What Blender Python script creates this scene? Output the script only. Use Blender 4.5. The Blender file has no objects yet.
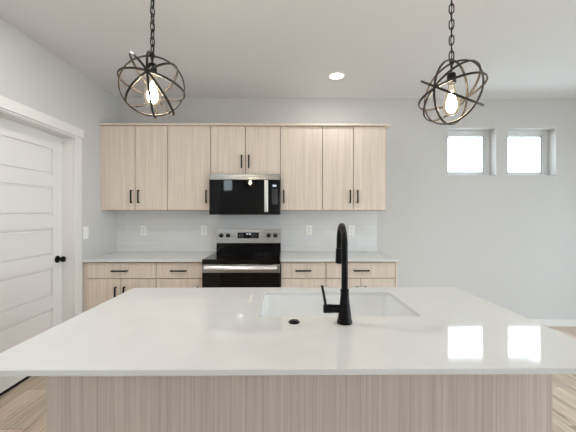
import bpy, bmesh, math, random
from mathutils import Vector, Matrix

random.seed(7)
S = bpy.context.scene
COL = S.collection
PI = math.pi

# ---------------------------------------------------------------- camera
cam_d = bpy.data.cameras.new('camera')
cam = bpy.data.objects.new('camera', cam_d)
COL.objects.link(cam)
cam.location = (0, 0, 1.345)
cam.rotation_euler = (math.radians(90), 0, math.radians(-0.5))
cam_d.sensor_width = 36
cam_d.lens = 19.75
cam_d.shift_y = -2 / 576
cam_d.clip_start = 0.02
S.camera = cam

# ---------------------------------------------------------------- world, exposure
S.view_settings.view_transform = 'Standard'
S.view_settings.look = 'None'
S.view_settings.gamma = 1
S.view_settings.use_curve_mapping = False
S.view_settings.exposure = 0.56
try:
    S.cycles.use_denoising = True
    S.cycles.max_bounces = 14
    S.cycles.diffuse_bounces = 8
except Exception:
    pass
SKY = 6.0
CAN_W = 7.0
BULB = 150.0
w = bpy.data.worlds.new('sky')
S.world = w
w.use_nodes = True
nt = w.node_tree
nt.nodes.clear()
out = nt.nodes.new('ShaderNodeOutputWorld')
bg = nt.nodes.new('ShaderNodeBackground')
bg.inputs['Color'].default_value = (0.82, 0.93, 1.0, 1)
bg.inputs['Strength'].default_value = SKY
nt.links.new(bg.outputs[0], out.inputs[0])


def portal(loc, rot, sx, sy):
    l = bpy.data.lights.new('window_portal', 'AREA')
    l.shape = 'RECTANGLE'
    l.size = sx
    l.size_y = sy
    l.cycles.is_portal = True
    o = bpy.data.objects.new('window_portal', l)
    o.location = loc
    o.rotation_euler = rot
    COL.objects.link(o)


XL, XR, YB, YR, ZC = -1.992, 4.9, 3.76, -3.0, 2.725
# openings: (lo, hi, z0, z1)
BACK_WIN = [(1.944, 2.524, 1.808, 2.374), (2.668, 3.247, 1.808, 2.374)]
REAR_WIN = [(-1.98, -1.58, 2.02, 2.62)]
ADDED_SIDE_WIN = [(-2.3, -0.1, 0.06, 2.12), (0.4, 2.6, 0.06, 2.12)]  # unseen side openings, added to let more daylight in
for a, b, c, d in BACK_WIN:
    portal(((a + b) / 2, YB + .185, (c + d) / 2), (-PI / 2, 0, 0), b - a, d - c)
for a, b, c, d in REAR_WIN:
    portal(((a + b) / 2, YR - .185, (c + d) / 2), (PI / 2, 0, 0), b - a, d - c)
for a, b, c, d in ADDED_SIDE_WIN:
    portal((XR + .185, (a + b) / 2, (c + d) / 2), (0, PI / 2, 0), d - c, b - a)


# ---------------------------------------------------------------- materials
def mat(name, col, rough=.5, metal=0.0, spec=.5, **kw):
    m = bpy.data.materials.new(name)
    m.use_nodes = True
    b = m.node_tree.nodes['Principled BSDF']
    b.inputs['Base Color'].default_value = (*col, 1)
    b.inputs['Roughness'].default_value = rough
    b.inputs['Metallic'].default_value = metal
    b.inputs['Specular IOR Level'].default_value = spec
    for k, v in kw.items():
        b.inputs[k].default_value = v
    return m


def N(m, t, **props):
    n = m.node_tree.nodes.new(t)
    for k, v in props.items():
        setattr(n, k, v)
    return n


def L(m, a, b):
    m.node_tree.links.new(a, b)


def bsdf(m):
    return m.node_tree.nodes['Principled BSDF']


def ramp(m, stops):
    r = N(m, 'ShaderNodeValToRGB')
    cr = r.color_ramp
    while len(cr.elements) < len(stops):
        cr.elements.new(.5)
    for e, (p, c) in zip(cr.elements, stops):
        e.position = p
        e.color = (*c, 1)
    return r


def paint(name, col, rough=.75, bump=.03, scale=220):
    m = mat(name, col, rough, spec=.3)
    tc = N(m, 'ShaderNodeTexCoord')
    n = N(m, 'ShaderNodeTexNoise')
    n.inputs['Scale'].default_value = scale
    L(m, tc.outputs['Object'], n.inputs['Vector'])
    bp = N(m, 'ShaderNodeBump')
    bp.inputs['Strength'].default_value = bump
    bp.inputs['Distance'].default_value = .002
    L(m, n.outputs['Fac'], bp.inputs['Height'])
    L(m, bp.outputs[0], bsdf(m).inputs['Normal'])
    return m


def wood(name, a, b, f1, f2, rough=.5):
    """straight vertical grain laminate: fine streaks that run along z"""
    m = mat(name, a, rough, spec=.35)
    tc = N(m, 'ShaderNodeTexCoord')
    oi = N(m, 'ShaderNodeObjectInfo')
    mul = N(m, 'ShaderNodeMath', operation='MULTIPLY')
    mul.inputs[1].default_value = 37.0
    L(m, oi.outputs['Random'], mul.inputs[0])
    cmb = N(m, 'ShaderNodeCombineXYZ')
    L(m, mul.outputs[0], cmb.inputs[0])
    L(m, mul.outputs[0], cmb.inputs[2])
    add = N(m, 'ShaderNodeVectorMath', operation='ADD')
    L(m, tc.outputs['Object'], add.inputs[0])
    L(m, cmb.outputs[0], add.inputs[1])

    def streak(sx, sz, det):
        mp = N(m, 'ShaderNodeMapping')
        mp.inputs['Scale'].default_value = (sx, sx, sz)
        L(m, add.outputs[0], mp.inputs['Vector'])
        n = N(m, 'ShaderNodeTexNoise')
        n.inputs['Scale'].default_value = 1
        n.inputs['Detail'].default_value = det
        n.inputs['Roughness'].default_value = .65
        L(m, mp.outputs[0], n.inputs['Vector'])
        return n
    n1 = streak(f1, 1.6, 3)
    n2 = streak(f2, .6, 2)
    mx = N(m, 'ShaderNodeMath', operation='MULTIPLY_ADD')
    mx.inputs[1].default_value = .62
    L(m, n1.outputs['Fac'], mx.inputs[0])
    m2 = N(m, 'ShaderNodeMath', operation='MULTIPLY')
    m2.inputs[1].default_value = .38
    L(m, n2.outputs['Fac'], m2.inputs[0])
    L(m, m2.outputs[0], mx.inputs[2])
    r = ramp(m, [(.36, b), (.5, tuple((x * .45 + y * .55) for x, y in zip(b, a))), (.62, a)])
    L(m, mx.outputs[0], r.inputs[0])
    L(m, r.outputs[0], bsdf(m).inputs['Base Color'])
    return m


M = {}
M['wall'] = paint('wall_paint', (.62, .615, .61))
M['ceil'] = paint('ceiling_paint', (.74, .745, .755), .85, .08, 120)
M['trim'] = paint('white_trim_paint', (.80, .79, .78), .4, .01)
M['door'] = paint('white_door_paint', (.79, .785, .775), .42, .01)
M['wood'] = wood('light_oak_laminate', (.81, .705, .62), (.665, .57, .49), 75, 30)
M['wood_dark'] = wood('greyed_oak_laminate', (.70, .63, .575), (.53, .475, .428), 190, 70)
M['shaded_inside'] = mat('shaded_cabinet_interior', (.20, .15, .115), .8)  # carcass browned darker than the fronts, painting shade into the door gaps
M['black'] = mat('matte_black_metal', (.002, .002, .0025), .33, .0, .2)
M['bronze'] = mat('dark_bronze_metal', (.020, .016, .014), .5, .35)
M['gloss_black'] = mat('black_glass', (.002, .002, .0025), .03, 0, .34)
M['black_plastic'] = mat('black_plastic', (.004, .004, .0045), .35, 0, .25)
M['grey_mark'] = mat('pale_grey_print', (.62, .64, .67), .5)
M['plate'] = mat('white_plastic', (.90, .90, .89), .3)
M['slot'] = mat('dark_slot', (.06, .06, .06), .6)
M['sink'] = mat('white_sink_enamel', (.83, .845, .86), .18, 0, .5)
M['chrome'] = mat('brushed_chrome', (.80, .80, .80), .28, 1)
M['vinyl'] = mat('white_window_vinyl', (.78, .80, .81), .35)
M['gasket'] = mat('grey_window_gasket', (.30, .34, .37), .5)
M['eave'] = mat('painted_eave_board', (.62, .64, .64), .7)
M['ground'] = mat('pale_bounce_ground', (.62, .62, .60), .9)  # unseen ground, paled to bounce daylight up to the ceiling

# brushed stainless steel
m = M['steel'] = mat('brushed_stainless_steel', (.44, .437, .43), .27, 1)
tc = N(m, 'ShaderNodeTexCoord')
mp = N(m, 'ShaderNodeMapping')
mp.inputs['Scale'].default_value = (3, 3, 500)
n = N(m, 'ShaderNodeTexNoise')
n.inputs['Scale'].default_value = 1
L(m, tc.outputs['Object'], mp.inputs[0])
L(m, mp.outputs[0], n.inputs['Vector'])
mr = N(m, 'ShaderNodeMapRange')
mr.inputs['To Min'].default_value = .2
mr.inputs['To Max'].default_value = .36
L(m, n.outputs['Fac'], mr.inputs['Value'])
L(m, mr.outputs[0], bsdf(m).inputs['Roughness'])

# white quartz
m = M['quartz'] = mat('white_quartz', (.80, .795, .785), .05, 0, .34)
tc = N(m, 'ShaderNodeTexCoord')
n = N(m, 'ShaderNodeTexNoise')
n.inputs['Scale'].default_value = 2.4
n.inputs['Detail'].default_value = 9
n.inputs['Distortion'].default_value = 1.6
L(m, tc.outputs['Object'], n.inputs['Vector'])
r = ramp(m, [(.40, (.70, .715, .725)), (.50, (.72, .735, .745)), (.60, (.71, .725, .735))])
L(m, n.outputs['Fac'], r.inputs[0])
L(m, r.outputs[0], bsdf(m).inputs['Base Color'])

# subway tile (x along the wall, z up)
m = M['tile'] = mat('white_subway_tile', (.75, .75, .74), .14, 0, .5)
tc = N(m, 'ShaderNodeTexCoord')
sp = N(m, 'ShaderNodeSeparateXYZ')
cm = N(m, 'ShaderNodeCombineXYZ')
L(m, tc.outputs['Object'], sp.inputs[0])
L(m, sp.outputs[0], cm.inputs[0])
L(m, sp.outputs[2], cm.inputs[1])
bt = N(m, 'ShaderNodeTexBrick')
bt.offset = .5
bt.inputs['Color1'].default_value = (.765, .775, .78, 1)
bt.inputs['Color2'].default_value = (.73, .74, .745, 1)
bt.inputs['Mortar'].default_value = (.675, .685, .69, 1)
bt.inputs['Scale'].default_value = 1
bt.inputs['Mortar Size'].default_value = .0016
bt.inputs['Mortar Smooth'].default_value = .3
bt.inputs['Brick Width'].default_value = .203
bt.inputs['Row Height'].default_value = .0645
L(m, cm.outputs[0], bt.inputs['Vector'])
L(m, bt.outputs['Color'], bsdf(m).inputs['Base Color'])
n = N(m, 'ShaderNodeTexNoise')
n.inputs['Scale'].default_value = 16
L(m, tc.outputs['Object'], n.inputs['Vector'])
sb = N(m, 'ShaderNodeMath', operation='SUBTRACT')
L(m, n.outputs['Fac'], sb.inputs[0])
L(m, bt.outputs['Fac'], sb.inputs[1])
bp = N(m, 'ShaderNodeBump')
bp.inputs['Strength'].default_value = .35
bp.inputs['Distance'].default_value = .003
L(m, sb.outputs[0], bp.inputs['Height'])
L(m, bp.outputs[0], bsdf(m).inputs['Normal'])

# plank floor: planks run along y
m = M['floor'] = mat('oak_plank_floor', (.5, .4, .3), .38, 0, .4)
tc = N(m, 'ShaderNodeTexCoord')
sp = N(m, 'ShaderNodeSeparateXYZ')
cm = N(m, 'ShaderNodeCombineXYZ')
L(m, tc.outputs['Object'], sp.inputs[0])
L(m, sp.outputs[1], cm.inputs[0])
L(m, sp.outputs[0], cm.inputs[1])
bt = N(m, 'ShaderNodeTexBrick')
bt.offset = .37
bt.inputs['Color1'].default_value = (0, 0, 0, 1)
bt.inputs['Color2'].default_value = (1, 1, 1, 1)
bt.inputs['Mortar'].default_value = (.5, .5, .5, 1)
bt.inputs['Scale'].default_value = 1
bt.inputs['Mortar Size'].default_value = .0015
bt.inputs['Mortar Smooth'].default_value = .2
bt.inputs['Brick Width'].default_value = 1.22
bt.inputs['Row Height'].default_value = .18
L(m, cm.outputs[0], bt.inputs['Vector'])
off = N(m, 'ShaderNodeVectorMath', operation='MULTIPLY_ADD')
off.inputs[1].default_value = (0, 0, 9)
L(m, bt.outputs['Color'], off.inputs[0])
mpf = N(m, 'ShaderNodeMapping')
mpf.inputs['Scale'].default_value = (34, 2.0, 1)
L(m, tc.outputs['Object'], mpf.inputs[0])
L(m, mpf.outputs[0], off.inputs[2])
ng = N(m, 'ShaderNodeTexNoise')
ng.inputs['Scale'].default_value = 1
ng.inputs['Detail'].default_value = 6
ng.inputs['Roughness'].default_value = .6
ng.inputs['Distortion'].default_value = .5
off.inputs[1].default_value = (9, 9, 9)
L(m, off.outputs[0], ng.inputs['Vector'])
rg = ramp(m, [(.30, (.25, .17, .11)), (.42, (.54, .44, .345)), (.62, (.71, .61, .505))])
L(m, ng.outputs['Fac'], rg.inputs[0])
mixp = N(m, 'ShaderNodeMixRGB', blend_type='MULTIPLY')
mixp.inputs['Fac'].default_value = 1
rp = ramp(m, [(0, (.82, .81, .80)), (1, (1.08, 1.07, 1.06))])
L(m, bt.outputs['Color'], rp.inputs[0])
L(m, rg.outputs[0], mixp.inputs[1])
L(m, rp.outputs[0], mixp.inputs[2])
mixg = N(m, 'ShaderNodeMixRGB')
mixg.inputs[2].default_value = (.20, .15, .11, 1)
L(m, bt.outputs['Fac'], mixg.inputs['Fac'])
L(m, mixp.outputs[0], mixg.inputs[1])
L(m, mixg.outputs[0], bsdf(m).inputs['Base Color'])


def emit(name, col, s):
    m = bpy.data.materials.new(name)
    m.use_nodes = True
    m.node_tree.nodes.clear()
    o = N(m, 'ShaderNodeOutputMaterial')
    e = N(m, 'ShaderNodeEmission')
    e.inputs[0].default_value = (*col, 1)
    e.inputs[1].default_value = s
    L(m, e.outputs[0], o.inputs[0])
    return m


def glass(name, tint, refl):
    m = bpy.data.materials.new(name)
    m.use_nodes = True
    m.node_tree.nodes.clear()
    o = N(m, 'ShaderNodeOutputMaterial')
    t = N(m, 'ShaderNodeBsdfTransparent')
    t.inputs[0].default_value = (*tint, 1)
    g = N(m, 'ShaderNodeBsdfGlossy')
    g.inputs['Roughness'].default_value = .02
    lw = N(m, 'ShaderNodeLayerWeight')
    lw.inputs[0].default_value = refl
    x = N(m, 'ShaderNodeMixShader')
    L(m, lw.outputs['Fresnel'], x.inputs[0])
    L(m, t.outputs[0], x.inputs[1])
    L(m, g.outputs[0], x.inputs[2])
    L(m, x.outputs[0], o.inputs[0])
    return m


M['pane'] = glass('window_glass', (.97, .98, .985), .12)
m = M['bulb_glass'] = glass('bulb_glass', (1, .97, .90), .25)
em = N(m, 'ShaderNodeEmission')
em.inputs[0].default_value = (1, .80, .55, 1)
em.inputs[1].default_value = .07  # weak emission on the glass imitates a warm halo around the bulb
ad = N(m, 'ShaderNodeAddShader')
mo = next(q for q in m.node_tree.nodes if q.type == 'OUTPUT_MATERIAL')
L(m, mo.inputs[0].links[0].from_socket, ad.inputs[0])
L(m, em.outputs[0], ad.inputs[1])
L(m, ad.outputs[0], mo.inputs[0])
M['glow'] = emit('bulb_filament_glow', (1, .84, .62), BULB)
M['lens'] = emit('downlight_lens', (1, .95, .88), 4)
M['led'] = emit('display_digits', (.75, .85, .95), .7)


# ---------------------------------------------------------------- mesh helpers
class MB:
    def __init__(self):
        self.bm = bmesh.new()

    def box(self, x0, x1, y0, y1, z0, z1, bev=0, seg=2):
        mtx = Matrix.Translation(((x0 + x1) / 2, (y0 + y1) / 2, (z0 + z1) / 2)) @ Matrix.Diagonal((abs(x1 - x0), abs(y1 - y0), abs(z1 - z0), 1))
        g = bmesh.ops.create_cube(self.bm, size=1, matrix=mtx)
        if bev:
            es = list({e for v in g['verts'] for e in v.link_edges})
            bmesh.ops.bevel(self.bm, geom=es, offset=bev, segments=seg, affect='EDGES', profile=.5)
        return self

    def tube(self, pts, r, seg=10, closed=False, radii=None):
        pts = [Vector(p) for p in pts]
        n = len(pts)
        T = []
        for i in range(n):
            a = pts[(i - 1) % n] if (closed or i > 0) else pts[i]
            b = pts[(i + 1) % n] if (closed or i < n - 1) else pts[i]
            T.append((b - a).normalized())
        up = Vector((0, 0, 1)) if abs(T[0].z) < .9 else Vector((1, 0, 0))
        nrm = T[0].cross(up).normalized()
        rings = []
        for i in range(n):
            nrm = (nrm - T[i] * nrm.dot(T[i])).normalized()
            bn = T[i].cross(nrm)
            rr = radii[i] if radii else r
            rings.append([self.bm.verts.new(pts[i] + (nrm * math.cos(2 * PI * k / seg) + bn * math.sin(2 * PI * k / seg)) * rr) for k in range(seg)])
        for i in range(n if closed else n - 1):
            A, B = rings[i], rings[(i + 1) % n]
            sh = 0
            if closed and i == n - 1:      # least twisted closing
                sh = min(range(seg), key=lambda s_: (A[0].co - B[s_].co).length)
            for k in range(seg):
                f = self.bm.faces.new((A[k], A[(k + 1) % seg], B[(k + 1 + sh) % seg], B[(k + sh) % seg]))
                f.smooth = True
        if not closed:
            self.bm.faces.new(rings[0][::-1])
            self.bm.faces.new(rings[-1])
        return self

    def lathe(self, prof, origin, axis=(0, 0, 1), seg=32):
        """prof: (radius, height along the axis) list; ends are capped"""
        ax = Vector(axis).normalized()
        e = Vector((1, 0, 0)) if abs(ax.x) < .9 else Vector((0, 1, 0))
        u = ax.cross(e).normalized()
        v = ax.cross(u)
        o = Vector(origin)
        rings = []
        for (r, h) in prof:
            r = max(r, .0004)
            rings.append([self.bm.verts.new(o + ax * h + (u * math.cos(2 * PI * k / seg) + v * math.sin(2 * PI * k / seg)) * r) for k in range(seg)])
        for A, B in zip(rings, rings[1:]):
            for k in range(seg):
                f = self.bm.faces.new((A[k], A[(k + 1) % seg], B[(k + 1) % seg], B[k]))
                f.smooth = True
        self.bm.faces.new(rings[0][::-1])
        self.bm.faces.new(rings[-1])
        return self

    def build(self, name, material, parent=None, at=(0, 0, 0)):
        """vertices are in world metres; the object's origin goes to `at` (or to the parent's)"""
        if parent is not None:
            p = parent
            at = Vector((0, 0, 0))
            while p is not None:
                at = at + p.location
                p = p.parent
        at = Vector(at)
        bmesh.ops.recalc_face_normals(self.bm, faces=self.bm.faces[:])
        for v in self.bm.verts:
            v.co -= at
        me = bpy.data.meshes.new(name)
        self.bm.to_mesh(me)
        self.bm.free()
        flags = [p.use_smooth for p in me.polygons]
        me.set_sharp_from_angle(angle=math.radians(38))
        for p, fl in zip(me.polygons, flags):
            p.use_smooth = fl
        me.materials.append(material)
        o = bpy.data.objects.new(name, me)
        COL.objects.link(o)
        if parent is not None:
            o.parent = parent
        else:
            o.location = at
        return o


def tag(o, label=None, cat=None, group=None, kind=None):
    if label:
        o['label'] = label
    if cat:
        o['category'] = cat
    if group:
        o['group'] = group
    if kind:
        o['kind'] = kind
    return o


def thing(name, loc, label, cat, group=None):
    o = bpy.data.objects.new(name, None)
    o.empty_display_size = .05
    o.location = loc
    COL.objects.link(o)
    return tag(o, label, cat, group)


def struct(name, mb, material, label=None):
    o = mb.build(name, material)
    o['kind'] = 'structure'
    if label:
        o['label'] = label
    return o


def box(*a, **k):
    return MB().box(*a, **k)


# ---------------------------------------------------------------- room shell
T = .17
struct('floor', box(XL - T, XR + T, YR - T, YB + T, -.12, 0), M['floor'], 'light oak plank floor running towards the back wall')
struct('ceiling', box(XL - T, XR + T, YR - T, YB + T, ZC, ZC + .12), M['ceil'], 'plain pale grey ceiling')
struct('ground', box(-30, 30, -30, 30, -.4, -.3), M['ground'])


def holed(fn, lo, hi, z0, z1, holes):
    """a wall as boxes around its openings; fn(a, b, z0, z1) adds one box"""
    a = lo
    for h0, h1, hz0, hz1 in sorted(holes):
        fn(a, h0, z0, z1)
        if hz0 > z0:
            fn(h0, h1, z0, hz0)
        if hz1 < z1:
            fn(h0, h1, hz1, z1)
        a = h1
    fn(a, hi, z0, z1)


wb = MB()
holed(lambda a, b, c, d: wb.box(a, b, YB, YB + T, c, d), XL - T, XR + T, 0, ZC, BACK_WIN)
struct('wall_back', wb, M['wall'], 'light grey painted wall behind the kitchen cabinets')
wb = MB()
holed(lambda a, b, c, d: wb.box(a, b, YR - T, YR, c, d), XL - T, XR + T, 0, ZC, REAR_WIN)
struct('wall_rear', wb, M['wall'])
wb = MB()
holed(lambda a, b, c, d: wb.box(XR, XR + T, a, b, c, d), YR, YB, 0, ZC, ADDED_SIDE_WIN)
struct('wall_right', wb, M['wall'])
DY0, DY1, DZ = 2.205, 2.985, 2.063
wb = MB()
holed(lambda a, b, c, d: wb.box(XL - T, XL, a, b, c, d), YR, YB, 0, ZC, [(DY0 - .015, DY1 + .015, 0, DZ + .015)])
struct('wall_left', wb, M['wall'], 'light grey painted wall beside the white door')


def window(idx, lo, hi, z0, z1, place, label=None):
    """place(a0, a1, depth0, depth1, z0, z1) -> box extents; depth runs outwards from the room face"""
    f = MB()
    w1 = .048
    wl = .031                                     # bottom member
    for a0, a1, c0, c1 in ((lo, hi, z0, z0 + wl), (lo, hi, z1 - w1, z1), (lo, lo + w1, z0 + wl, z1 - w1), (hi - w1, hi, z0 + wl, z1 - w1)):
        f.box(*place(a0, a1, .118, .168, c0, c1), bev=.002, seg=1)
    fo = f.build('window_%d' % idx, M['vinyl'])
    fo['kind'] = 'structure'
    if label:
        fo['label'] = label
    i0, i1, k0, k1 = lo + w1 + .0005, hi - w1 - .0005, z0 + wl + .0005, z1 - w1 - .0005
    w2 = .018
    w2b = .022
    s = MB()
    for a0, a1, c0, c1 in ((i0, i1, k0, k0 + w2b), (i0, i1, k1 - w2, k1), (i0, i0 + w2, k0 + w2b, k1 - w2), (i1 - w2, i1, k0 + w2b, k1 - w2)):
        s.box(*place(a0, a1, .128, .16, c0, c1), bev=.002, seg=1)
    so = s.build('sash', M['vinyl'], fo)
    g = MB()
    w3 = .006
    j0, j1, l0, l1 = i0 + w2, i1 - w2, k0 + w2b, k1 - w2
    for a0, a1, c0, c1 in ((j0, j1, l0, l0 + w3), (j0, j1, l1 - w3, l1), (j0, j0 + w3, l0 + w3, l1 - w3), (j1 - w3, j1, l0 + w3, l1 - w3)):
        g.box(*place(a0, a1, .134, .152, c0, c1))
    g.build('gasket', M['gasket'], fo)
    MB().box(*place(j0 + .001, j1 - .001, .142, .146, l0 + .001, l1 - .001)).build('glass', M['pane'], fo)
    return fo


bk = lambda a0, a1, d0, d1, c0, c1: (a0, a1, YB + d0, YB + d1, c0, c1)
rr = lambda a0, a1, d0, d1, c0, c1: (a0, a1, YR - d1, YR - d0, c0, c1)
sd = lambda a0, a1, d0, d1, c0, c1: (XR + d0, XR + d1, a0, a1, c0, c1)
window(1, *BACK_WIN[0], bk, 'small square window high on the back wall, nearer the cabinets')
window(2, *BACK_WIN[1], bk, 'small square window high on the back wall, farther from the cabinets')
window(3, *REAR_WIN[0], rr)
window(4, *ADDED_SIDE_WIN[0], sd)  # this and the next are unseen windows added for daylight
window(5, *ADDED_SIDE_WIN[1], sd)

# roof eave outside, just above the two small windows
struct('roof_eave', MB().box(.9, 3.262, YB + T + .002, 4.155, 2.395, 2.42).box(.9, 3.262, 4.156, 4.18, 2.368, 2.52), M['eave'])

# door in the left wall
DX = -2.094
d = MB()
d.box(DX - .038, DX - .011, DY0 + .003, DY1 - .003, .028, DZ - .003)
# raised stiles and rails around five sunk panels
ys, ye = DY0 + .003 + .105, DY1 - .003 - .118
d.box(DX - .011, DX, DY0 + .003, ys, .028, DZ - .003)
d.box(DX - .011, DX, ye, DY1 - .003, .028, DZ - .003)
rails = [(.028, .245), (.498, .600), (.863, .968), (1.221, 1.328), (1.581, 1.690), (1.930, DZ - .003)]
for z0, z1 in rails:
    d.box(DX - .011, DX, ys, ye, z0, z1)
door = d.build('door_1', M['door'], at=(DX, DY1, 0))
door['kind'] = 'structure'
door['label'] = 'white five-panel interior door with black round knob'
for (z0a, z1a), (z0b, z1b) in zip(rails, rails[1:]):
    pz0, pz1 = z1a + .020, z0b - .020
    # the field of each sunk panel, proud of its groove
    MB().box(DX - .0105, DX - .0035, ys + .020, ye - .020, pz0, pz1, bev=.005, seg=1).build('door_panel', M['door'], door)
k = MB().lathe([(.033, 0), (.033, .006), (.029, .010), (.013, .013), (.011, .030), (.017, .036), (.0255, .044), (.0275, .054), (.0245, .064), (.014, .069), (.0, .070)],
               (DX + .0004, 2.920, .930), (1, 0, 0)).build('door_knob', M['black'], door)
tag(k, 'round matte black door knob')
tag(box(DX - .034, DX - .004, DY0 + .004, DY1 - .004, .003, .0275).build('door_gap_strip', M['black_plastic'], door), 'black strip filling the gap under the door')  # black strip standing in for the dark gap under the slab
# jamb
j = MB()
j.box(XL - T, XL, DY1, DY1 + .0145, 0, DZ)
j.box(XL - T, XL, DY0 - .0145, DY0, 0, DZ)
j.box(XL - T, XL, DY0 - .0145, DY1 + .0145, DZ, DZ + .0145)
# stops behind the slab
j.box(DX - .055, DX - .040, DY1 - .014, DY1, 0, DZ)
j.box(DX - .055, DX - .040, DY0 - .0, DY0 + .014, 0, DZ)
j.box(DX - .055, DX - .040, DY0 + .014, DY1 - .014, DZ - .014, DZ)
struct('trim_1', j, M['trim'], 'white door jamb lining the doorway')
c = MB()
c.box(XL + .0005, XL + .016, DY1 + .006, DY1 + .106, 0, 2.081, bev=.002, seg=1)
c.box(XL + .0005, XL + .016, DY0 - .122, DY0 - .006, 0, 2.081, bev=.002, seg=1)
c.box(XL + .0005, XL + .016, DY0 - .006, DY1 + .006, DZ + .006, 2.081)
struct('trim_2', c, M['trim'], 'flat white casing boards around the door')
struct('trim_3', box(XL + .0005, XL + .026, DY0 - .14, DY1 + .118, 2.083, 2.166, bev=.002, seg=1), M['trim'],
       'thick flat white header board above the door')
# unseen closet added behind the door to keep outside light out
p_ = MB()
p_.box(-3.30, -3.20, 1.70, 3.50, 0, ZC)
p_.box(-3.20, XL - T - .001, 1.70, 1.80, 0, ZC)
p_.box(-3.20, XL - T - .001, 3.40, 3.50, 0, ZC)
p_.box(-3.30, XL - T - .001, 1.70, 3.50, ZC, ZC + .1)
struct('wall_light_block', p_, M['wall'])
struct('floor_light_block', box(-3.30, XL - T - .001, 1.70, 3.50, -.12, 0), M['floor'])
# baseboards
BBH = .083
struct('baseboard_back', box(1.122, XR - .016, YB - .014, YB - .0005, 0, BBH, bev=.003, seg=1), M['trim'],
       'white baseboard along the bare end of the back wall')
struct('baseboard_left', box(XL + .0005, XL + .014, YR + .016, DY0 - .125, 0, BBH, bev=.003, seg=1), M['trim'])
struct('baseboard_rear', box(XL + .015, XR - .015, YR + .0005, YR + .014, 0, BBH, bev=.003, seg=1), M['trim'])
struct('baseboard_right', MB().box(XR - .014, XR - .0005, YR + .016, ADDED_SIDE_WIN[0][0] - .01, 0, BBH, bev=.003, seg=1)
       .box(XR - .014, XR - .0005, ADDED_SIDE_WIN[1][1] + .01, YB - .016, 0, BBH, bev=.003, seg=1), M['trim'])

# ---------------------------------------------------------------- kitchen wall: upper cabinets
UX = [-1.955, -1.271, -.807, -.052, .403, 1.091]          # unit boundaries shared by uppers and bases
YD = 3.42                                                 # upper door faces
ZU0, ZU1 = 1.386, 2.298


def pull(parent, x, y, z, length, vertical, name='pull_handle'):
    """square black bar pull standing off a face at depth y"""
    h = length / 2
    b = MB()
    if vertical:
        b.box(x - .0068, x + .0068, y - .034, y - .022, z - h, z + h, bev=.0015, seg=1)
        for s in (-1, 1):
            zz = z + s * (h - .006)
            b.box(x - .0055, x + .0055, y - .0225, y - .0003, zz - .006, zz + .006)
    else:
        b.box(x - h, x + h, y - .034, y - .022, z - .0068, z + .0068, bev=.0015, seg=1)
        for s in (-1, 1):
            xx = x + s * (h - .006)
            b.box(xx - .006, xx + .006, y - .0225, y - .0003, z - .0055, z + .0055)
    o = b.build(name, M['black'], parent)
    return o


def carcass(x0, x1, y0, y1, z0, z1, t=.016):
    b = MB()
    b.box(x0, x0 + t, y0, y1, z0, z1)
    b.box(x1 - t, x1, y0, y1, z0, z1)
    b.box(x0 + t, x1 - t, y0, y1, z0, z0 + t)
    b.box(x0 + t, x1 - t, y0, y1, z1 - t, z1)
    b.box(x0 + t, x1 - t, y1 - t, y1, z0 + t, z1 - t)
    b.box(x0 + t, x1 - t, y0 + .14, y0 + .15, z0 + t, z1 - t)
    return b


G = .0032


def door_leaf(root, x0, x1, z0, z1, y, hx, hz, hl=.14, mname='wood'):
    o = box(x0 + G, x1 - G, y, y + .019, z0 + G, z1 - G, bev=.0012, seg=1).build('door', M[mname], root)
    if hx is not None:
        pull(o, hx, y, hz, hl, True)
    return o


def upper(x0, x1, z0, splits, handles, hz, label, filler=None, end=None):
    r = thing('upper_cabinet', ((x0 + x1) / 2, YB - .01, z0), label, 'cabinet', 'oak wall cabinets above the counter')
    carcass(x0 + .0006, x1 - .0006, YD + .0215, YB - .001, z0 + .0125, ZU1 - .001).build('cabinet_box', M['shaded_inside'], r)
    xs = [x0] + splits + [x1]
    for a, b, h in zip(xs, xs[1:], handles):
        door_leaf(r, a, b, z0, ZU1 - .002, YD, h, hz)
    box(x0 + .0006, x1 - .0006, YD + .0215, YB - .001, z0, z0 + .012).build('bottom_panel', M['wood'], r)
    if end is not None:
        box(x1 - .0002, end, YD + .004, YB - .001, z0, ZU1 - .001).build('end_panel', M['wood'], r)
    if filler is not None:
        box(filler, x0 - .0005, YD + .010, YD + .03, z0, ZU1 - .002).build('filler_strip', M['wood'], r)
    return r


upper(UX[0], UX[1], ZU0, [-1.614], [-1.653, -1.575], 1.533,
      'tall oak wall cabinet with two doors, in the corner beside the white door', filler=XL + .001)
upper(UX[1], UX[2], ZU0, [], [-.850], 1.533, 'tall oak wall cabinet with one door, between the corner cabinet and the microwave')
upper(UX[2], UX[3], 1.772, [-.430], [-.471, -.392], 1.910, 'short oak wall cabinet with two doors, above the microwave')
upper(UX[3], UX[4], ZU0, [], [-.016], 1.533, 'tall oak wall cabinet with one door, beside the microwave control panel')
upper(UX[4], UX[5], ZU0, [.739], [.700, .781], 1.533, 'tall oak wall cabinet with two doors, at the end near the small windows', end=1.0945)
tag(box(XL + .001, 1.142, YD - .022, YB - .001, ZU1, ZU1 + .021, bev=.002, seg=1).build('cabinet_top_board', M['wood'], at=(-.4, 3.6, ZU1)),
    'long thin oak board capping the whole row of wall cabinets', 'cabinet trim')

# ---------------------------------------------------------------- base cabinets
BY = 3.12
BZ0, BZ1 = .105, .874


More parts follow.
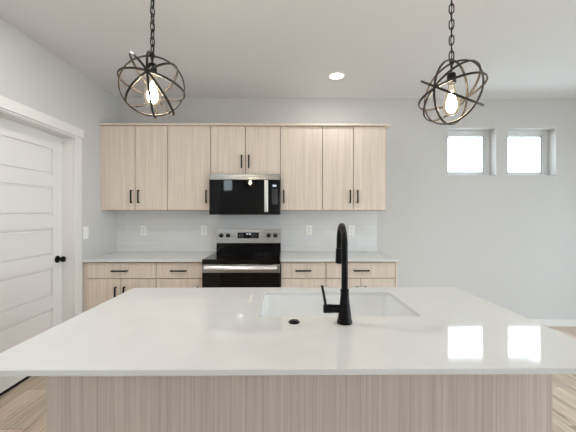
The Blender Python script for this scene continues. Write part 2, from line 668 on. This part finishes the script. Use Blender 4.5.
def base(x0, x1, split, drawer_x, handles, label, filler=None, end=None):
    r = thing('base_cabinet', ((x0 + x1) / 2, YB - .01, 0), label, 'cabinet', 'oak base cabinets under the white counter')
    carcass(x0 + .0006, x1 - .0006, BY + .0215, YB - .001, BZ0, BZ1).build('cabinet_box', M['shaded_inside'], r)
    box(x0 + .0006, x1 - .0006, BY + .085, BY + .10, 0, BZ0 - .0005).build('toe_kick', M['wood'], r)
    dr = box(x0 + G, x1 - G, BY, BY + .019, .712, .864, bev=.0012, seg=1).build('drawer', M['wood'], r)
    pull(dr, drawer_x, BY, .788, .155, False)
    xs = [x0] + ([split] if split else []) + [x1]
    for a, b, h in zip(xs, xs[1:], handles):
        door_leaf(r, a, b, BZ0, .709, BY, h, .562)
    if filler is not None:
        box(filler, x0 - .0005, BY + .010, BY + .03, 0, BZ1).build('filler_strip', M['wood'], r)
    if end is not None:
        box(x1 + .0005, end, BY - .002, YB - .001, 0, BZ1).build('end_panel', M['wood'], r)
    return r


base(UX[0], UX[1], -1.617, -1.622, [-1.661, -1.577], 'oak base cabinet with one drawer over two doors, beside the white door', filler=XL + .001)
base(UX[1], UX[2] - .008, None, -1.047, [-.857], 'narrow oak base cabinet with a drawer, between the range and the corner cabinet')
base(UX[3] + .008, UX[4], None, .178, [.365], 'narrow oak base cabinet with a drawer, between the range and the faucet in the picture')
base(UX[4], UX[5], .748, .752, [.708, .789], 'oak base cabinet at the end of the run, seen behind the black faucet', end=1.114)

CZ0, CZ1 = .876, .898
tag(box(XL + .0008, UX[2] - .003, 3.09, YB - .0008, CZ0, CZ1, bev=.002).build('countertop', M['quartz'], at=(-1.4, 3.4, CZ0)),
    'white quartz countertop between the corner and the range', 'countertop')
tag(box(UX[3] + .003, 1.124, 3.09, YB - .0008, CZ0, CZ1, bev=.002).build('countertop', M['quartz'], at=(.5, 3.4, CZ0)),
    'white quartz countertop between the range and the bare end wall', 'countertop')

b = MB()
b.box(XL + .001, 1.091, 3.7505, YB - .0005, CZ1 + .0005, ZU0 - .001)
bs = b.build('tile_backsplash', M['tile'], at=(XL, 3.75, CZ1))
tag(bs, 'glossy white subway tile backsplash between counters and wall cabinets', 'backsplash')


def outlet(x, z, label):
    r = thing('wall_outlet', (x, 3.750, z), label, 'outlet', 'white outlets on the tile backsplash')
    box(x - .036, x + .036, 3.7442, 3.7500, z - .058, z + .058, bev=.002).build('cover_plate', M['plate'], r)
    for s in (-1, 1):
        f = box(x - .0165, x + .0165, 3.7428, 3.7440, z + s * .020 - .0145, z + s * .020 + .0145, bev=.001, seg=1).build('receptacle', M['plate'], r)
        sl = MB()
        sl.box(x - .0078, x - .0050, 3.7424, 3.7427, z + s * .020 - .003, z + s * .020 + .007)
        sl.box(x + .0050, x + .0078, 3.7424, 3.7427, z + s * .020 - .003, z + s * .020 + .006)
        sl.box(x - .0025, x + .0025, 3.7424, 3.7427, z + s * .020 - .011, z + s * .020 - .007)
        sl.build('slots', M['slot'], f)


outlet(-1.672, 1.153, 'white wall outlet on the tile, nearest the corner beside the door')
outlet(-.962, 1.153, 'white wall outlet on the tile just beside the range, on the white door side')
outlet(.280, 1.153, 'white wall outlet on the tile between the range and the faucet')
outlet(.788, 1.153, 'white wall outlet on the tile behind the faucet, nearest the bare end wall')

r = thing('light_switch', (XL, 3.168, 1.157), 'white wall switch plate on the grey wall beside the door casing', 'light switch')
box(XL + .0003, XL + .006, 3.126, 3.210, 1.094, 1.220, bev=.002).build('cover_plate', M['plate'], r)
box(XL + .0062, XL + .009, 3.151, 3.185, 1.122, 1.190, bev=.0012, seg=1).build('rocker', M['plate'], r)

# ---------------------------------------------------------------- microwave
r = thing('microwave', (-.43, 3.55, 1.335), 'black over-the-range microwave with stainless top strip and bar handle', 'microwave')
mx0, mx1 = -.804, -.055
box(mx0, mx1, 3.372, YB - .012, 1.338, 1.769, bev=.004).build('body', M['black_plastic'], r)
box(mx0, mx1, 3.350, 3.3715, 1.709, 1.769, bev=.003).build('vent_strip', M['steel'], r)
dd = box(mx0, -.174, 3.348, 3.3715, 1.338, 1.7075, bev=.004).build('door', M['gloss_black'], r)
hb = MB().box(-.219, -.180, 3.306, 3.324, 1.366, 1.700, bev=.005)
for z in (1.385, 1.681):
    hb.box(-.210, -.189, 3.3235, 3.3478, z - .014, z + .014, bev=.002, seg=1)
tag(hb.build('handle', M['chrome'], dd), 'vertical brushed steel bar handle')
cp = box(-.1725, mx1, 3.348, 3.3715, 1.338, 1.7075, bev=.004).build('control_panel', M['gloss_black'], r)
box(-.134, -.094, 3.3474, 3.3478, 1.634, 1.654).build('display', M['led'], cp)
kp = MB()
random.seed(3)
for row in range(8):
    z = 1.600 - row * .021
    for c_ in range(3):
        x = -.134 + c_ * .022
        ww = random.choice((.006, .009, .012))
        kp.box(x - ww / 2, x + ww / 2, 3.3474, 3.3478, z, z + (.0055 if row in (3, 5) else .0035))
kp.build('keypad', M['grey_mark'], cp)
# faint small badge centred on the strip
box(-.462, -.398, 3.3494, 3.3499, 1.732, 1.740).build('badge', mat('grey_badge', (.30, .30, .30), .4), r)
uv = MB()
for i in range(9):
    uv.box(-.70 + i * .06, -.66 + i * .06, 3.42, 3.60, 1.3345, 1.3378)
uv.build('underside_grille', M['steel'], r)

# ---------------------------------------------------------------- range
r = thing('range', (-.4275, 3.4, 0), 'freestanding stainless and black electric range with glass cooktop', 'range')
rx0, rx1 = -.804, -.051
box(rx0 + .004, rx1 - .004, 3.105, 3.72, .03, .858).build('body', M['black_plastic'], r)
ct = MB().box(rx0, rx1, 3.055, 3.722, .860, .906, bev=.004)
cto = ct.build('cooktop', M['gloss_black'], r)
mk = mat('cooktop_ring_print', (.05, .05, .052), .15)
for (bx, by, br) in ((-.62, 3.22, .10), (-.24, 3.22, .085), (-.62, 3.50, .075), (-.24, 3.50, .10)):
    b = MB()
    b.tube([(bx + br * math.cos(2 * PI * i / 48), by + br * math.sin(2 * PI * i / 48), .9062) for i in range(48)], .0012, 4, True)
    b.build('burner_ring', mk, cto)
b = MB()
# backguard: black lower riser and a slightly leaning stainless console
b.box(rx0 + .002, rx1 - .002, 3.690, 3.742, .9065, 1.006)
b.build('backguard_riser', M['gloss_black'], r)
b = MB()
vs = [(3.680, 1.0065), (3.742, 1.0065), (3.742, 1.168), (3.696, 1.168)]
v0 = [b.bm.verts.new((rx0 + .001, y, z)) for y, z in vs]
v1 = [b.bm.verts.new((rx1 - .001, y, z)) for y, z in vs]
b.bm.faces.new(v0)
b.bm.faces.new(v1[::-1])
for i in range(4):
    b.bm.faces.new((v0[i], v0[(i + 1) % 4], v1[(i + 1) % 4], v1[i]))
bmesh.ops.bevel(b.bm, geom=b.bm.edges[:], offset=.003, segments=2, affect='EDGES')
con = b.build('control_console', M['steel'], r)
face_y = lambda z: 3.680 + (z - 1.0065) / .1615 * .016
nax = (0, -.1615, .016)
for x in (-.746, -.666, -.194, -.116):
    kb = MB().lathe([(.026, .0004), (.026, .004), (.022, .006), (.0205, .024), (.018, .028), (0, .0285)], (x, face_y(1.095), 1.095), nax).build('knob', M['black_plastic'], con)
    box(x - .0015, x + .0015, face_y(1.095) - .0300, face_y(1.095) - .0282, 1.100, 1.117).build('knob_pointer', M['grey_mark'], kb)
b = MB()
zz0, zz1 = 1.061, 1.129
p4 = [(-.556, face_y(zz0), zz0), (-.308, face_y(zz0), zz0), (-.308, face_y(zz1), zz1), (-.556, face_y(zz1), zz1)]
a4 = [b.bm.verts.new((x, y - .002, z)) for x, y, z in p4]
c4 = [b.bm.verts.new((x, y - .0003, z)) for x, y, z in p4]
b.bm.faces.new(a4)
b.bm.faces.new(c4[::-1])
for i in range(4):
    b.bm.faces.new((a4[i], a4[(i + 1) % 4], c4[(i + 1) % 4], c4[i]))
dp = b.build('display_panel', M['gloss_black'], con)
yy = face_y(1.112) - .0030
b = MB()
for i in range(4):
    xx = -.452 + i * .013 + (.005 if i > 1 else 0)
    b.box(xx, xx + .0085, yy, yy + .0006, 1.105, 1.119)
b.build('clock_digits', M['led'], dp)
for xs in ((-.535, -.515, -.495), (-.385, -.362, -.340)):
    b = MB()
    for x in xs:
        for z in (1.075, 1.092, 1.109):
            yq = face_y(z) - .0030
            b.box(x - .005, x + .005, yq, yq + .0006, z, z + .003)
    b.build('keypad_print', M['grey_mark'], dp)
od = box(rx0 + .002, rx1 - .002, 3.060, 3.104, .225, .776, bev=.003).build('oven_door', M['gloss_black'], r)
st = box(rx0 + .002, rx1 - .002, 3.058, 3.104, .7765, .857, bev=.003).build('door_top_rail', M['steel'], r)
hb = MB()
zc = .835
pts = []
for i in range(25):
    q = i / 24
    x = -.774 + q * .694
    bow = 1 - (2 * q - 1) ** 2
    pts.append((x, 3.010 - .014 * bow, zc))
# wide flat bowed handle
for i, (x, y, z) in enumerate(pts):
    pass
prof = [(.006, -.021), (-.006, -.020), (-.013, -.013), (-.009, .004), (-.001, .017), (.008, .021)]
rings = [[hb.bm.verts.new((x, y + a, z + c_)) for a, c_ in prof] for x, y, z in pts]
for A, B_ in zip(rings, rings[1:]):
    for k_ in range(6):
        f_ = hb.bm.faces.new((A[k_], A[(k_ + 1) % 6], B_[(k_ + 1) % 6], B_[k_]))
        f_.smooth = True
hb.bm.faces.new(rings[0])
hb.bm.faces.new(rings[-1][::-1])
for x in (-.752, -.102):
    hb.box(x - .012, x + .012, 3.012, 3.0578, zc - .012, zc + .012, bev=.002, seg=1)
tag(hb.build('oven_handle', M['chrome'], st), 'wide bowed bright steel handle')
box(rx0 + .002, rx1 - .002, 3.066, 3.104, .045, .221, bev=.003).build('storage_drawer', M['steel'], r)
for x in (rx0 + .05, rx1 - .05):
    for y in (3.15, 3.66):
        MB().lathe([(.018, 0), (.018, .012), (.010, .014), (.010, .0298)], (x, y, 0), seg=16).build('foot', M['black_plastic'], r)

# ---------------------------------------------------------------- island
IX0, IX1, IY0, IY1 = -.903, 1.027, .897, 1.895
IZ0, IZ1 = .8875, .905
PY = 1.167
px0, px1 = -.876, .995
r = thing('kitchen_island', (.06, 1.5, 0), 'oak kitchen island with a plain panelled side facing the room', 'kitchen island')
ZT = IZ0 - .0008
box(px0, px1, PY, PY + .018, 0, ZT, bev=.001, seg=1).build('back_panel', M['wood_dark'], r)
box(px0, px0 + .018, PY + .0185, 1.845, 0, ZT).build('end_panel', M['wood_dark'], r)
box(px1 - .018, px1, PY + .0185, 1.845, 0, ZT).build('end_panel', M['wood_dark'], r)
box(px0 + .0185, px1 - .0185, PY + .0185, 1.843, .10, .118).build('cabinet_floor', M['shaded_inside'], r)
box(px0 + .0185, px1 - .0185, 1.77, 1.785, 0, .0995).build('toe_kick', M['wood'], r)
xs = [px0 + .0185, -.42, -.13, .235, .60, px1 - .0185]
for i, (a, b_) in enumerate(zip(xs, xs[1:])):
    o = box(a + G, b_ - G, 1.8455, 1.864, .11, ZT - .008, bev=.0012, seg=1).build('door', M['wood'], r)
    pb = MB().box((a + b_) / 2 - .07, (a + b_) / 2 + .07, 1.888, 1.898, .80, .811, bev=.0015, seg=1)
    for s in (-1, 1):
        pb.box((a + b_) / 2 + s * .064 - .006, (a + b_) / 2 + s * .064 + .006, 1.8643, 1.8885, .80, .811)
    pb.build('pull_handle', M['black'], o)

SX0, SX1, SY0, SY1 = -.116, .589, 1.354, 1.780


def rounded(x0, x1, y0, y1, rad, n=6):
    out_ = []
    for cx, cy, a0 in ((x1 - rad, y1 - rad, 0), (x0 + rad, y1 - rad, 90), (x0 + rad, y0 + rad, 180), (x1 - rad, y0 + rad, 270)):
        for i in range(n + 1):
            a = math.radians(a0 + 90 * i / n)
            out_.append((cx + rad * math.cos(a), cy + rad * math.sin(a)))
    return out_


def loop(bm, pts2, z):
    vs_ = [bm.verts.new((x, y, z)) for x, y in pts2]
    es_ = [bm.edges.new((vs_[i], vs_[(i + 1) % len(vs_)])) for i in range(len(vs_))]
    return vs_, es_


b = MB()
outer = rounded(IX0, IX1, IY0, IY1, .004, 3)
inner = rounded(SX0, SX1, SY0, SY1, .016, 6)
ov, oe = loop(b.bm, outer, IZ1 - .002)
ov2, oe2 = loop(b.bm, rounded(IX0 + .002, IX1 - .002, IY0 + .002, IY1 - .002, .004, 3), IZ1)
iv2, ie2 = loop(b.bm, rounded(SX0 - .0015, SX1 + .0015, SY0 - .0015, SY1 + .0015, .0175, 6), IZ1)
iv, ie = loop(b.bm, inner, IZ1 - .0015)
ov3, oe3 = loop(b.bm, outer, IZ0)
iv3, ie3 = loop(b.bm, inner, IZ0)
bmesh.ops.triangle_fill(b.bm, use_beauty=True, edges=oe2 + ie2)
bmesh.ops.triangle_fill(b.bm, use_beauty=True, edges=oe3 + ie3)
for A, B_ in ((ov2, ov), (ov, ov3), (iv2, iv), (iv, iv3)):
    for i in range(len(A)):
        b.bm.faces.new((A[i], A[(i + 1) % len(A)], B_[(i + 1) % len(A)], B_[i]))
tag(b.build('countertop', M['quartz'], at=(.06, 1.4, IZ0)), 'large white quartz island countertop with a sink cut-out', 'countertop')

# undermount sink: rim, walls, floor with thickness
r = thing('sink', (.236, 1.567, .66), 'white rectangular undermount sink in the island countertop', 'sink')
b = MB()
zr = IZ0 - .0006
prof = [(-.020, zr), (.004, zr), (.004, zr - .004), (.008, .70), (.022, .675), (.05, .668)]
loops = [loop(b.bm, rounded(SX0 + o_, SX1 - o_, SY0 + o_, SY1 - o_, max(.03, .03 + o_), 6), z_)[0] for o_, z_ in prof]
lo2 = [loop(b.bm, rounded(SX0 + o_, SX1 - o_, SY0 + o_, SY1 - o_, .03, 6), z_)[0] for o_, z_ in ((-.020, zr - .008), (-.004, zr - .010), (-.002, .655))]
for A, B_ in list(zip(loops, loops[1:])) + [(loops[0], lo2[0]), (lo2[0], lo2[1]), (lo2[1], lo2[2])]:
    for i in range(len(A)):
        f_ = b.bm.faces.new((A[i], A[(i + 1) % len(A)], B_[(i + 1) % len(A)], B_[i]))
        f_.smooth = True
b.bm.faces.new(loops[-1])
b.bm.faces.new(lo2[-1])
b.build('basin', M['sink'], r)
MB().lathe([(.045, 0), (.045, .003), (.036, .004), (.033, .002), (0, .002)], (.236, 1.60, .6683)).build('drain', M['chrome'], r)

# ---------------------------------------------------------------- faucet
FX, FY = .240, 1.274
r = thing('faucet', (FX, FY, IZ1), 'tall matte black gooseneck pull-down faucet at the edge of the sink', 'faucet')
z = IZ1
MB().lathe([(.0305, .0004), (.0305, .010), (.0285, .013), (.0285, .0135)], (FX, FY, z)).build('base_flange', M['black'], r)
bodyo = MB().lathe([(.0280, .0138), (.0272, .020), (.0235, .055), (.0195, .085), (.0172, .112), (.0168, .126), (.0178, .128), (.0178, .136), (.0150, .138)], (FX, FY, z)).build('body', M['black'], r)
dirv = Vector((.055, .998, 0)).normalized()
R_ = .094
pts = [(FX, FY, z + .1382), (FX, FY, z + .20), (FX, FY, z + .26), (FX, FY, z + .295)]
cz = z + .295
cc = Vector((FX, FY, cz)) + dirv * R_
for i in range(1, 21):
    a = PI * i / 20
    pts.append(tuple(cc - dirv * R_ * math.cos(a) + Vector((0, 0, R_ * math.sin(a)))))
end = Vector(pts[-1])
pts.append(tuple(end + Vector((0, 0, -.012))))
MB().tube(pts, .0130, 18).build('gooseneck', M['black'], r)
hd = end + Vector((0, 0, -.0125))
sh = MB().lathe([(.0145, 0), (.0160, -.006), (.0165, -.035), (.0182, -.064), (.0182, -.068), (.0150, -.070), (0, -.070)], hd).build('spray_head', M['black'], r)
MB().lathe([(.0130, -.0702), (.0130, -.0725), (0, -.0725)], hd, seg=24).build('spray_face', M['slot'], sh)
st_ = MB().lathe([(.0155, .012), (.0165, .016), (.0165, .050), (.0175, .052), (.0175, .084), (.0150, .086), (0, .086)], (FX, FY, z + .058), (-1, 0, 0), 24).build('handle_stub', M['black'], r)
lv = MB().tube([(FX - .077, FY, z + .0740), (FX - .0785, FY, z + .082), (FX - .085, FY, z + .120), (FX - .092, FY, z + .152)], .004, 10, radii=[.0062, .0058, .0052, .0048])
lv.build('lever', M['black'], st_)

r = MB().lathe([(.0225, .0004), (.0225, .004), (.0205, .006), (.0160, .0065), (.0155, .009), (.014, .010), (0, .010)], (.036, 1.281, IZ1)).build('air_switch_button', M['black'], at=(.036, 1.281, IZ1))
tag(r, 'small round black button set in the island countertop beside the sink', 'button')

# ---------------------------------------------------------------- pendants
def pendant(cx, cy, cz, R, axis, normals, bulb_top, bulb_bot, label, radii):
    r = thing('pendant_light', (cx, cy, ZC), label, 'pendant light', 'dark orb cage pendants over the island')
    C = Vector((cx, cy, cz))
    MB().lathe([(.062, -.0003), (.062, -.012), (.055, -.020), (.012, -.024), (.010, -.034), (0, -.034)], (cx, cy, ZC)).build('canopy', M['bronze'], r)

    def ringmesh(nrm, rad):
        nrm = Vector(nrm).normalized()
        e = Vector((0, 0, 1)) if abs(nrm.z) < .9 else Vector((1, 0, 0))
        u = nrm.cross(e).normalized()
        v = nrm.cross(u)
        b = MB()
        sg = 72
        hw, ht = .0047, .0028                    # flat band: half width along the normal, half thickness
        rings = []
        for i in range(sg):
            a = 2 * PI * i / sg
            d_ = u * math.cos(a) + v * math.sin(a)
            rings.append([b.bm.verts.new(C + d_ * (rad + s1 * ht) + nrm * s2 * hw) for s1, s2 in ((1, .75), (1, -.75), (.5, -1), (-.5, -1), (-1, -.75), (-1, .75), (-.5, 1), (.5, 1))])
        for i in range(sg):
            A, B_ = rings[i], rings[(i + 1) % sg]
            for k_ in range(8):
                f_ = b.bm.faces.new((A[k_], A[(k_ + 1) % 8], B_[(k_ + 1) % 8], B_[k_]))
                f_.smooth = True
        return b
    if axis:
        ringmesh(axis, R).build('cage_ring', M['bronze'], r)
    for i, nn in enumerate(normals):
        ringmesh(nn, R + radii[i]).build('cage_ring', M['bronze'], r)
    # stem, socket
    top = cz + R
    MB().lathe([(.004, bulb_top + .047 - top), (.005, -.012), (.009, -.010), (.010, .006), (.006, .014), (0, .0145)], (cx, cy, top), seg=16).build('stem', M['bronze'], r)
    MB().lathe([(.0165, 0), (.019, .004), (.019, .038), (.016, .044), (.008, .046), (0, .0465)], (cx, cy, bulb_top - .004), seg=24).build('socket', M['black'], r)
    Lb = bulb_top - bulb_bot
    pf = [(.0125, 0), (.0128, .10), (.017, .22), (.026, .42), (.0325, .60), (.0345, .72), (.032, .84), (.024, .93), (.012, .985), (0, 1)]
    bo = MB().lathe([(a, -h * Lb) for a, h in pf], (cx, cy, bulb_top), seg=28).build('bulb', M['bulb_glass'], r)
    MB().lathe([(.003, -.26 * Lb), (.008, -.34 * Lb), (.0185, -.56 * Lb), (.0230, -.70 * Lb), (.019, -.82 * Lb), (.006, -.89 * Lb), (0, -.895 * Lb)], (cx, cy, bulb_top), seg=20).build('filament', M['glow'], bo)
    # chain of oval links from the cage to the canopy
    z0, z1 = top + .010, ZC - .030
    n_ = max(2, round((z1 - z0) / .0345))
    st = (z1 - z0) / n_
    for i in range(n_):
        zc_ = z0 + st * (i + .5)
        hl, hw_ = st / 2 + .0045, .0095
        lp = []
        for q in range(20):
            a = 2 * PI * q / 20
            sx = hw_ * math.cos(a)
            sz = hl * math.sin(a)
            sz = math.copysign(abs(math.sin(a)) ** .8, sz) * hl
            sx = math.copysign(abs(math.cos(a)) ** .8, sx) * hw_
            an = (PI / 4 if i % 2 else -PI / 4) + .25
            lp.append((cx + sx * math.cos(an), cy + sx * math.sin(an), zc_ + sz))
        MB().tube(lp, .0027, 8, True).build('chain_link', M['bronze'], r)
    cd = [(cx + .003 * math.sin(i * 1.3), cy + .003 * math.cos(i * 1.3), z0 + (z1 - z0) * i / 30) for i in range(31)]
    MB().tube(cd, .0018, 6).build('cord', M['black_plastic'], r)
    return r


pendant(-.586, 1.40, 1.911, .134, (.252, -.966, .049),
        [(-.629, -.125, .767), (-.965, -.255, -.06), (-.762, -.229, -.606), (-.171, -.094, -.981)], 1.967, 1.823,
        'dark orb cage pendant with lit bulb, hanging nearer the white door', (.0, .002, .010, .004))
pendant(.740, 1.40, 1.884, .137, (-0.87, -0.488, 0.074),
        [(-0.218, 0.172, 0.961), (-0.432, 0.528, 0.731), (-0.563, 0.82, 0.108), (-0.311, 0.481, -0.82)], 1.930, 1.784,
        'dark tilted orb cage pendant with lit bulb, hanging nearer the small windows', (.003, .006, .0, .004))


# ---------------------------------------------------------------- recessed lights
def downlight(x, y, label, watts=CAN_W, spread=180):
    r = thing('recessed_light', (x, y, ZC), label, 'ceiling light', 'recessed ceiling lights')
    b = MB()
    prof = [(.088, -.0003), (.088, -.003), (.083, -.006), (.072, -.006), (.070, -.0035), (.070, -.0003)]
    b.lathe(prof, (x, y, ZC), seg=40).build('trim_ring', M['plate'], r)
    MB().lathe([(.069, -.0062), (.069, -.0068), (0, -.0068)], (x, y, ZC), seg=32).build('lens', M['lens'], r)
    l = bpy.data.lights.new('downlight_lamp', 'AREA')
    l.shape = 'DISK'
    l.size = .136
    l.energy = watts
    l.spread = math.radians(spread)
    l.color = (1, .98, .95)
    o = bpy.data.objects.new('downlight_lamp', l)
    o.location = (0, 0, -.0085)
    o.parent = r
    COL.objects.link(o)


downlight(.511, 3.144, 'round lit recessed ceiling light in front of the wall cabinets', 2.8)
for x, y, pw in ((-1.1, 1.75, 8), (2.2, 1.75, 2.5), (-1.0, -.3, 5), (.6, -.3, 3), (2.4, -.3, 3), (.6, -2.0, 4)):  # unseen lamps, added to brighten walls and ceiling
    downlight(x, y, 'unseen round recessed ceiling light added to light the room', pw)
